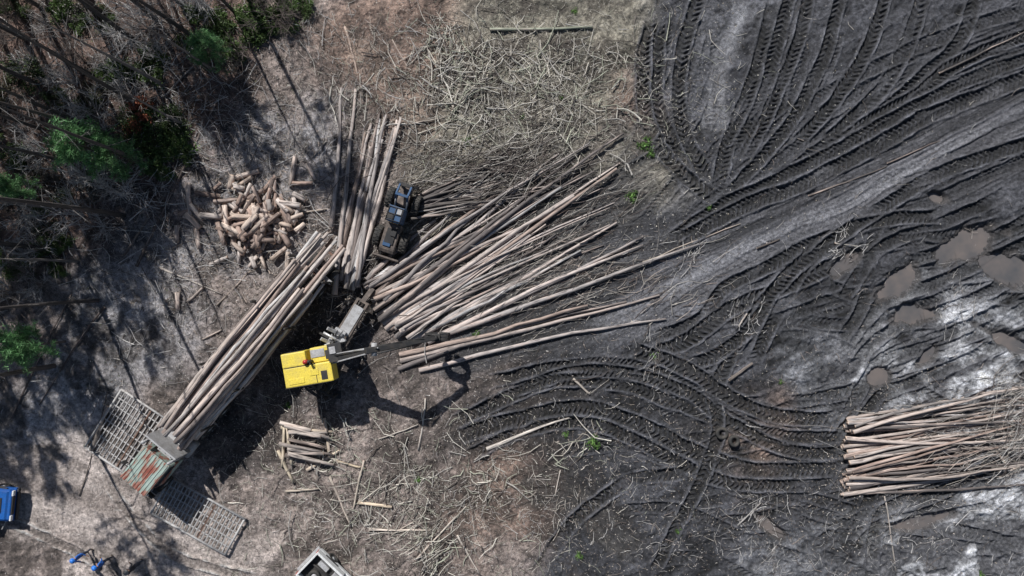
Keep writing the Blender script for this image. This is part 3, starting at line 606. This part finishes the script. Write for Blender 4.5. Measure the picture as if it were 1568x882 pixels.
P.box(dm-ax*.6+Vector((0,0,.1)),(.35,.5,.4),2,.04,(0,0,.4));P.box(dm+pd*.5+Vector((0,0,.05)),(.5,.25,.3),2,.04,(0,0,1.0))
for i in range(8): P.cyl(dm+Vector((J(.5),J(.5),.1)),W(500+J(10),545+J(8),2.2),.025,1,6)
P.obj('knuckleboom_log_loader')
# --- skidder
P=Part([M_dbl,M_blk,M_mud,M_gry,M_glass,M_rub,M_hyd])
for x in(-1.6,1.5):
    for y in(-1.05,1.05): P.wheel((x,y,.78),.78,.55,5,2,18)
P.prism([(.3,.8),(.3,1.75),(2.3,1.55),(2.6,1.3),(2.6,.8)],-.6,.6,2,.05);P.box((1.3,0,1.72),(1.2,.7,.05),1,.01,(0,.1,0))
P.box((1.0,.2,1.8),(.5,.4,.1),1,.02);P.box((1.9,-.1,1.66),(.4,.6,.06),0,.02)
P.box((-.5,0,1.0),(1.2,1.2,.5),1,.05);P.box((-.35,0,1.9),(1.2,1.25,1.3),0,.06,taper=(.85,.9));P.box((-.35,0,1.95),(1.23,.95,.8),4,.03,taper=(.88,1));P.box((-.35,0,2.6),(1.2,1.2,.07),0,.03)
for x in(-.85,-.35,.15): P.cyl((x,-.6,2.68),(x,.6,2.68),.035,1,8)
for y in(-.55,0,.55): P.cyl((-.9,y,2.68),(.25,y,2.68),.035,1,8)
P.box((-.6,.3,2.66),(.4,.35,.1),3,.02);P.box((-.1,-.3,2.65),(.35,.5,.06),1,.02);P.cyl((.6,.45,1.7),(.6,.45,2.5),.06,1)
P.box((-1.9,0,1.0),(1.5,.9,.5),2,.05)
for y in(-.45,.45): P.beam((-1.2,y,1.2),(-1.9,y,2.3),.14,.2,0);P.beam((-1.9,y,2.3),(-2.7,y,1.9),.14,.18,0);P.cyl((-1.0,y,1.3),(-1.7,y,2.0),.06,6)
P.beam((-1.9,-.5,2.3),(-1.9,.5,2.3),.2,.2,0);P.box((-2.75,0,1.8),(.3,1.,.25),1,.04)
for k in(-1,1):
    for i,(p,q) in enumerate([((-2.75,.3,1.7),(-2.9,.8,1.2)),((-2.9,.8,1.2),(-2.85,.7,.6)),((-2.85,.7,.6),(-2.8,.15,.3))]):
        P.beam((p[0],p[1]*k,p[2]),(q[0],q[1]*k,q[2]),.2,.14,1)
P.box((3.0,0,.65),(.14,2.1,.8),2,.03,(0,-.15,0));P.beam((2.5,.5,.8),(3,.5,.6),.12,.12,1);P.beam((2.5,-.5,.8),(3,-.5,.6),.12,.12,1)
w=W(611,340);P.obj('log_skidder',(w.x,w.y,float(gz(w.x,w.y))),math.radians(-108),.78)
# --- log truck
hd=Vector((-.633,-.774,0));ang=math.atan2(hd.y,hd.x);o=W(268,663,2.5)
P=Part([M_roof,M_blk,M_gry,M_rust,M_glass,M_rub,M_wht,M_mud])
for y in(-.4,.4): P.box((-5.0,y,1.02),(18.5,.14,.28),3,.01)
for i in range(12): P.box((-13.5+i*1.5,0,1.02),(.12,.66,.16),3,.01)
for x in(-1.3,-4.2,-8.8,-12.2):
    P.box((x,0,1.28),(.22,2.5,.22),2,.02)
    for y in(-1.22,1.22): P.box((x,y,2.2),(.12,.1,1.9),1,.02)
for x in(-.6,-1.95,-11.2,-12.5):
    for y in(-.95,-.62,.62,.95): P.wheel((x,y,.5),.5,.27,5,2)
for y in(-.98,.98): P.wheel((3.6,y,.5),.5,.28,5,2);P.box((3.6,y,1.1),(1.2,.34,.12),1,.05)
P.box((.95,0,2.0),(.1,2.2,1.9),2,.02)
for y in(-.8,-.4,0,.4,.8): P.box((1.02,y,2.0),(.08,.07,1.8),1,.01)
P.box((.4,0,1.25),(1.2,1.4,.2),2,.02);P.box((1.15,.3,2.3),(.35,1.0,.5),2,.04);P.cyl((.4,-.9,.8),(1.4,-.9,.8),.28,2);P.cyl((.4,.9,.8),(1.4,.9,.8),.28,2);P.cyl((1.3,.95,1),(1.3,.95,3.1),.08,2);P.cyl((1.3,-.95,1),(1.3,-.95,3.1),.08,2)
P.box((2.5,.1,1.85),(1.9,1.95,1.7),0,.08,taper=(.92,.95));P.box((2.55,.1,2.2),(1.92,1.6,.6),4,.03,taper=(.96,1));P.box((2.5,.1,2.2),(1.5,1.98,.55),4,.03,taper=(1,.97))
P.box((2.6,.15,2.85),(2.3,1.85,.08),0,.03,(0,.04,0))
for i in range(9): P.box((2.6,-.68+i*.208,2.905),(2.25,.05,.03),0,.01,(0,.04,0))
P.prism([(3.4,.9),(3.4,1.75),(4.35,1.6),(4.5,1.3),(4.5,.9)],-.55,.65,1,.05);P.box((4.62,0,.75),(.15,2.1,.35),1,.04)
for y in(-.7,.7): P.cyl((4.5,y,1.1),(4.56,y,1.1),.11,6)
for y in(-1.25,1.3): P.box((3.3,y,2.2),(.08,.25,.45),1,.02);P.cyl((3.3,y*.75,2.35),(3.3,y,2.35),.02,1,6)
P.obj('log_truck',(o.x,o.y,0.05),ang)
lf=Vector((-hd.y,hd.x,0));L=[]
for row in range(6):
    nlg=[7,7,7,7,6,4][row]
    for i in range(nlg):
        y=(i-(nlg-1)/2)*.32+J(.07);z=1.58+row*.31+J(.06);r0=random.uniform(.12,.18);x0=J(.45);x1=-13.4+random.uniform(-1.2,2.6)
        rr=random.uniform(.06,.11);y1=y*1.05+J(.4)
        a_=o+hd*x0+lf*y;b_=o+hd*x1+lf*y1;a_.z=z+.05;b_.z=z-.12*row*.2+J(.1)
        L.append([tuple(a_),tuple(b_),r0,rr,random.choice([(.54,.455,.41),(.50,.45,.42),(.60,.52,.47),(.24,.20,.185),(.54,.52,.51),(.40,.31,.27)])])
logset('log_load',L,bend=.25)
# --- steel mats
def mat_grid(px,py,lx,ly,deg,sp=.24,z=.24):
    P=Part([M_mat,M_rust]);n=int(lx/sp)
    for i in range(n+1): P.box((-lx/2+i*lx/n,0,0),(.06,ly,.06),0 if random.random()<.9 else 1,.005,(J(.01),0,J(.012)))
    m_=int(ly/.5)
    for i in range(m_+1): P.box((0,-ly/2+i*ly/m_,-.035),(lx+.1,.07,.05),0,.005,(0,J(.01),J(.008)))
    for sx in(-1,1): P.cyl((sx*lx/2,-ly/2,.02),(sx*lx/2,ly/2,.02),.07,0,8)
    for sy in(-1,1): P.cyl((-lx/2,sy*ly/2,.02),(lx/2,sy*ly/2,.02),.07,0,8)
    w=W(px,py,z);P.obj('steel_grate_mat',w,(math.radians(1.5),math.radians(-1),math.radians(deg)))
mat_grid(303,790,5.2,2.5,-29);mat_grid(200,668,4.0,4.2,-33)
P=Part([M_rub]);P.wheel((0,0,0),.38,.26,0,None,0,(0,0,1));w=W(1105,663);P.obj('discarded_tyre',(w.x,w.y,float(gz(w.x,w.y))+.16),0)
P=Part([M_rub]);P.wheel((0,0,0),.36,.24,0,None,0,(.25,.1,1));w=W(1122,674);P.obj('discarded_tyre',(w.x,w.y,float(gz(w.x,w.y))+.14),0)
# --- pickups
def pickup(name,pm,loc,ang,load=False):
    P=Part([pm,M_blk,M_glass,M_rub,M_gry,M_red,M_wht])
    P.prism([(-2.75,.5),(-2.75,.78),(2.5,.78),(2.75,.7),(2.75,.45),(-2.6,.45)],-.98,.98,0,.05)
    P.prism([(-.6,.7),(-.6,1.1),(1.1,1.1),(2.5,1.02),(2.74,.85),(2.74,.7)],-.95,.95,0,.12)
    P.prism([(-.65,1.05),(-.5,1.72),(.55,1.76),(1.25,1.12)],-.82,.82,2,.06);P.prism([(-.52,1.7),(-.5,1.8),(.5,1.82),(.62,1.74)],-.76,.76,0,.03)
    for y in(-.8,.8):
        P.beam((-.6,y,1.1),(-.5,y*.96,1.75),.06,.08,0);P.beam((1.22,y,1.12),(.55,y*.96,1.77),.06,.07,0);P.beam((.1,y*1.02,1.1),(.1,y*.97,1.77),.05,.08,0)
    for y in(-.9,.9): P.box((-1.7,y,1.0),(2.1,.14,.5),0,.03);P.box((-1.7,y,1.265),(2.0,.08,.03),6,.01)
    P.box((-2.72,0,1.0),(.1,1.9,.5),0,.03);P.box((-2.72,0,1.265),(.1,1.8,.03),6,.01);P.box((-1.7,0,.82),(2.0,1.7,.05),1,.01)
    for i in range(7): P.box((-1.7,-.66+i*.22,.86),(1.95,.06,.03),1,.005)
    if load:
        P.wheel((-1.9,-.35,.98),.36,.24,3,4,0,(0,0,1));P.box((-.95,0,1.15),(.45,1.6,.4),4,.03);P.box((-1.9,.5,.98),(.7,.3,.25),4,.02);P.cyl((-2.5,.1,.95),(-1.3,.25,.95),.05,1)
    for x in(-1.75,1.75):
        for y in(-.88,.88): P.wheel((x,y,.38),.38,.26,3,4)
        for y in(-.97,.97): P.box((x,y,.8),(1.0,.05,.12),1,.02)
    P.box((2.78,0,.55),(.12,1.9,.22),1,.04);P.box((-2.85,0,.55),(.16,1.9,.16),4,.03);P.box((2.72,0,.85),(.06,1.1,.22),1,.02)
    P.box((1.9,0,1.075),(.5,.9,.03),1,.01,(0,.06,0));P.box((1.25,0,1.11),(.12,1.5,.03),1,.01)
    for y in(-.75,.75): P.box((2.7,y,.88),(.1,.32,.2),6,.03);P.box((-2.78,y*1.18,1.),(.04,.12,.35),5,.01)
    for y in(-1.08,1.08): P.box((.95,y,1.2),(.14,.22,.16),1,.03)
    return P.obj(name,loc,ang)
w=W(-52,768,1.);pickup('pickup_truck',M_blu,(w.x,w.y,0),math.radians(-6))
tm=W(470,863,1.2);h=Vector((.72,-.69,0));pickup('pickup_truck',M_wht,(tm.x+h.x*2.75,tm.y+h.y*2.75,0),math.atan2(h.y,h.x),True)
# --- workers
M_skin=paint('skin',(.45,.26,.18),.6,0,.05);M_jean=paint('trousers',(.05,.06,.09),.85,0,.3);M_boot=paint('boots',(.05,.035,.025),.8,0,.4);M_shirt=paint('blue_shirt',(.03,.14,.5),.85,0,.1);M_dks=paint('dark_shirt',(.05,.05,.06),.85,0,.1);M_hat=paint('blue_hard_hat',(.03,.2,.7),.35,0,.05);M_hatw=paint('grey_hard_hat',(.2,.2,.2),.4,0,.05);M_hair=paint('hair',(.04,.025,.015),.8,0,0)
def worker(px,py,ang,shirt,hat,arm=.2):
    vs=[];es=[];rs=[]
    def v(c,r,p=None):
        vs.append(c);rs.append(r)
        if p is not None: es.append((p,len(vs)-1))
        return len(vs)-1
    pel=v((0,0,.95),(.15,.12));sp=v((.0,0,1.15),(.135,.11),pel);ch=v((.0,0,1.36),(.17,.13),sp);nk=v((.0,0,1.5),(.06,.06),ch);hd_=v((.015,0,1.6),(.085,.08),nk);v((.02,0,1.7),(.085,.09),hd_)
    for s_ in(-1,1):
        hp=v((0,.1*s_,.88),(.1,.1),pel);kn=v((.05*s_+.03,.12*s_,.5),(.065,.065),hp);an=v((.06*s_-.02,.13*s_,.1),(.045,.045),kn);v((.06*s_+.15,.15*s_,.05),(.045,.04),an)
        sh=v((0,.19*s_,1.41),(.075,.07),ch);el=v((.02+arm*.3,.27*s_,1.14),(.05,.05),sh);wr=v((.1+arm,.24*s_,.98),(.032,.032),el);pm=v((.16+arm,.23*s_,.94),(.042,.022),wr)
        for k in range(4):
            ln=[.07,.085,.08,.06][k];yy=.23*s_+(k-1.5)*.021;f1=v((.20+arm,yy,.925),(.0095,.0095),pm);f2=v((.20+arm+ln*.5,yy,.90),(.009,.009),f1);v((.20+arm+ln*.75,yy,.865),(.008,.008),f2)
        t1=v((.14+arm,.23*s_-.045*s_,.93),(.011,.011),pm);v((.18+arm,.23*s_-.065*s_,.91),(.009,.009),t1)
    me=bpy.data.meshes.new('w');me.from_pydata(vs,es,[]);ob=bpy.data.objects.new('w',me);scene.collection.objects.link(ob)
    md=ob.modifiers.new('s','SKIN');sv=me.skin_vertices[0].data
    for i,r in enumerate(rs): sv[i].radius=r;sv[i].use_root=(i==0)
    ob.modifiers.new('u','SUBSURF').levels=2
    dg=bpy.context.evaluated_depsgraph_get();m2=bpy.data.meshes.new_from_object(ob.evaluated_get(dg));bpy.data.objects.remove(ob)
    P=Part([M_skin,M_jean,M_boot,shirt,hat,M_hair,M_wht]);P.bm.from_mesh(m2)
    for f in P.bm.faces:
        c=f.calc_center_median();f.smooth=True
        f.material_index=0 if (c.z>1.5 or (abs(c.y)>.165 and c.x>.09+arm and c.z<1.02)) else (3 if c.z>.98 or (abs(c.y)>.2 and c.z>.9) else (2 if c.z<.14 else 1))
    b2=bmesh.new();bmesh.ops.create_uvsphere(b2,u_segments=20,v_segments=12,radius=.135)
    for vv in b2.verts:
        if vv.co.z<0: vv.co.z*=.1
    P.merge(b2,4,Matrix.Translation((.02,0,1.72))@Matrix.Diagonal((1.08,.95,.95,1)),True)
    P.cyl((.03,0,1.71),(.03,0,1.725),.165,4,24);P.box((.03,0,1.85),(.22,.03,.02),4,.005)
    P.box((-.06,0,1.64),(.06,.15,.12),5,.025)
    P.cyl((.1,0,1.62),(.125,0,1.6),.012,0,8,.02);P.box((.098,0,1.565),(.012,.05,.012),2,.003)
    for s_ in(-1,1):
        P.cyl((.09,.035*s_,1.645),(.102,.035*s_,1.645),.013,6,8);P.cyl((.1,.035*s_,1.645),(.104,.035*s_,1.645),.006,5,8);P.box((.01,.09*s_,1.62),(.035,.02,.06),0,.008)
    w=W(px,py);return P.obj('worker',(w.x,w.y,float(gz(w.x,w.y))),ang)
worker(137,842,-.6,M_shirt,M_hat);worker(171,853,2.6,M_shirt,M_hat,.1);worker(217,860,2.9,M_dks,M_hatw,.15)
# ------------------------------------------------------------------ LIGHT, SKY, CAMERA
sh=Vector((.42,-.907,0)).normalized();el=math.radians(44);Ld=Vector((sh.x*math.cos(el),sh.y*math.cos(el),-math.sin(el)))
sun=bpy.data.lights.new('sun','SUN');sun.energy=5.0;sun.angle=math.radians(.5);sun.color=(1,.98,.95)
so=bpy.data.objects.new('sun',sun);scene.collection.objects.link(so);so.rotation_euler=Ld.to_track_quat('-Z','Y').to_euler();so.location=(0,0,60)
wd=bpy.data.worlds.new('World');scene.world=wd;wd.use_nodes=True;nt=wd.node_tree;bg=nt.nodes['Background']
sk=nt.nodes.new('ShaderNodeTexSky');sk.sky_type='NISHITA';sk.sun_disc=False;sk.sun_elevation=el;sk.sun_rotation=math.atan2(-sh.x,-sh.y);nt.links.new(sk.outputs[0],bg.inputs[0]);bg.inputs[1].default_value=.05
cam=bpy.data.cameras.new('camera');co=bpy.data.objects.new('camera',cam);scene.collection.objects.link(co);co.location=(0,0,H);cam.sensor_width=36;cam.lens=36*H/(1568*S);cam.clip_end=3000;scene.camera=co
scene.view_settings.view_transform='Standard';scene.view_settings.look='None';scene.view_settings.exposure=0
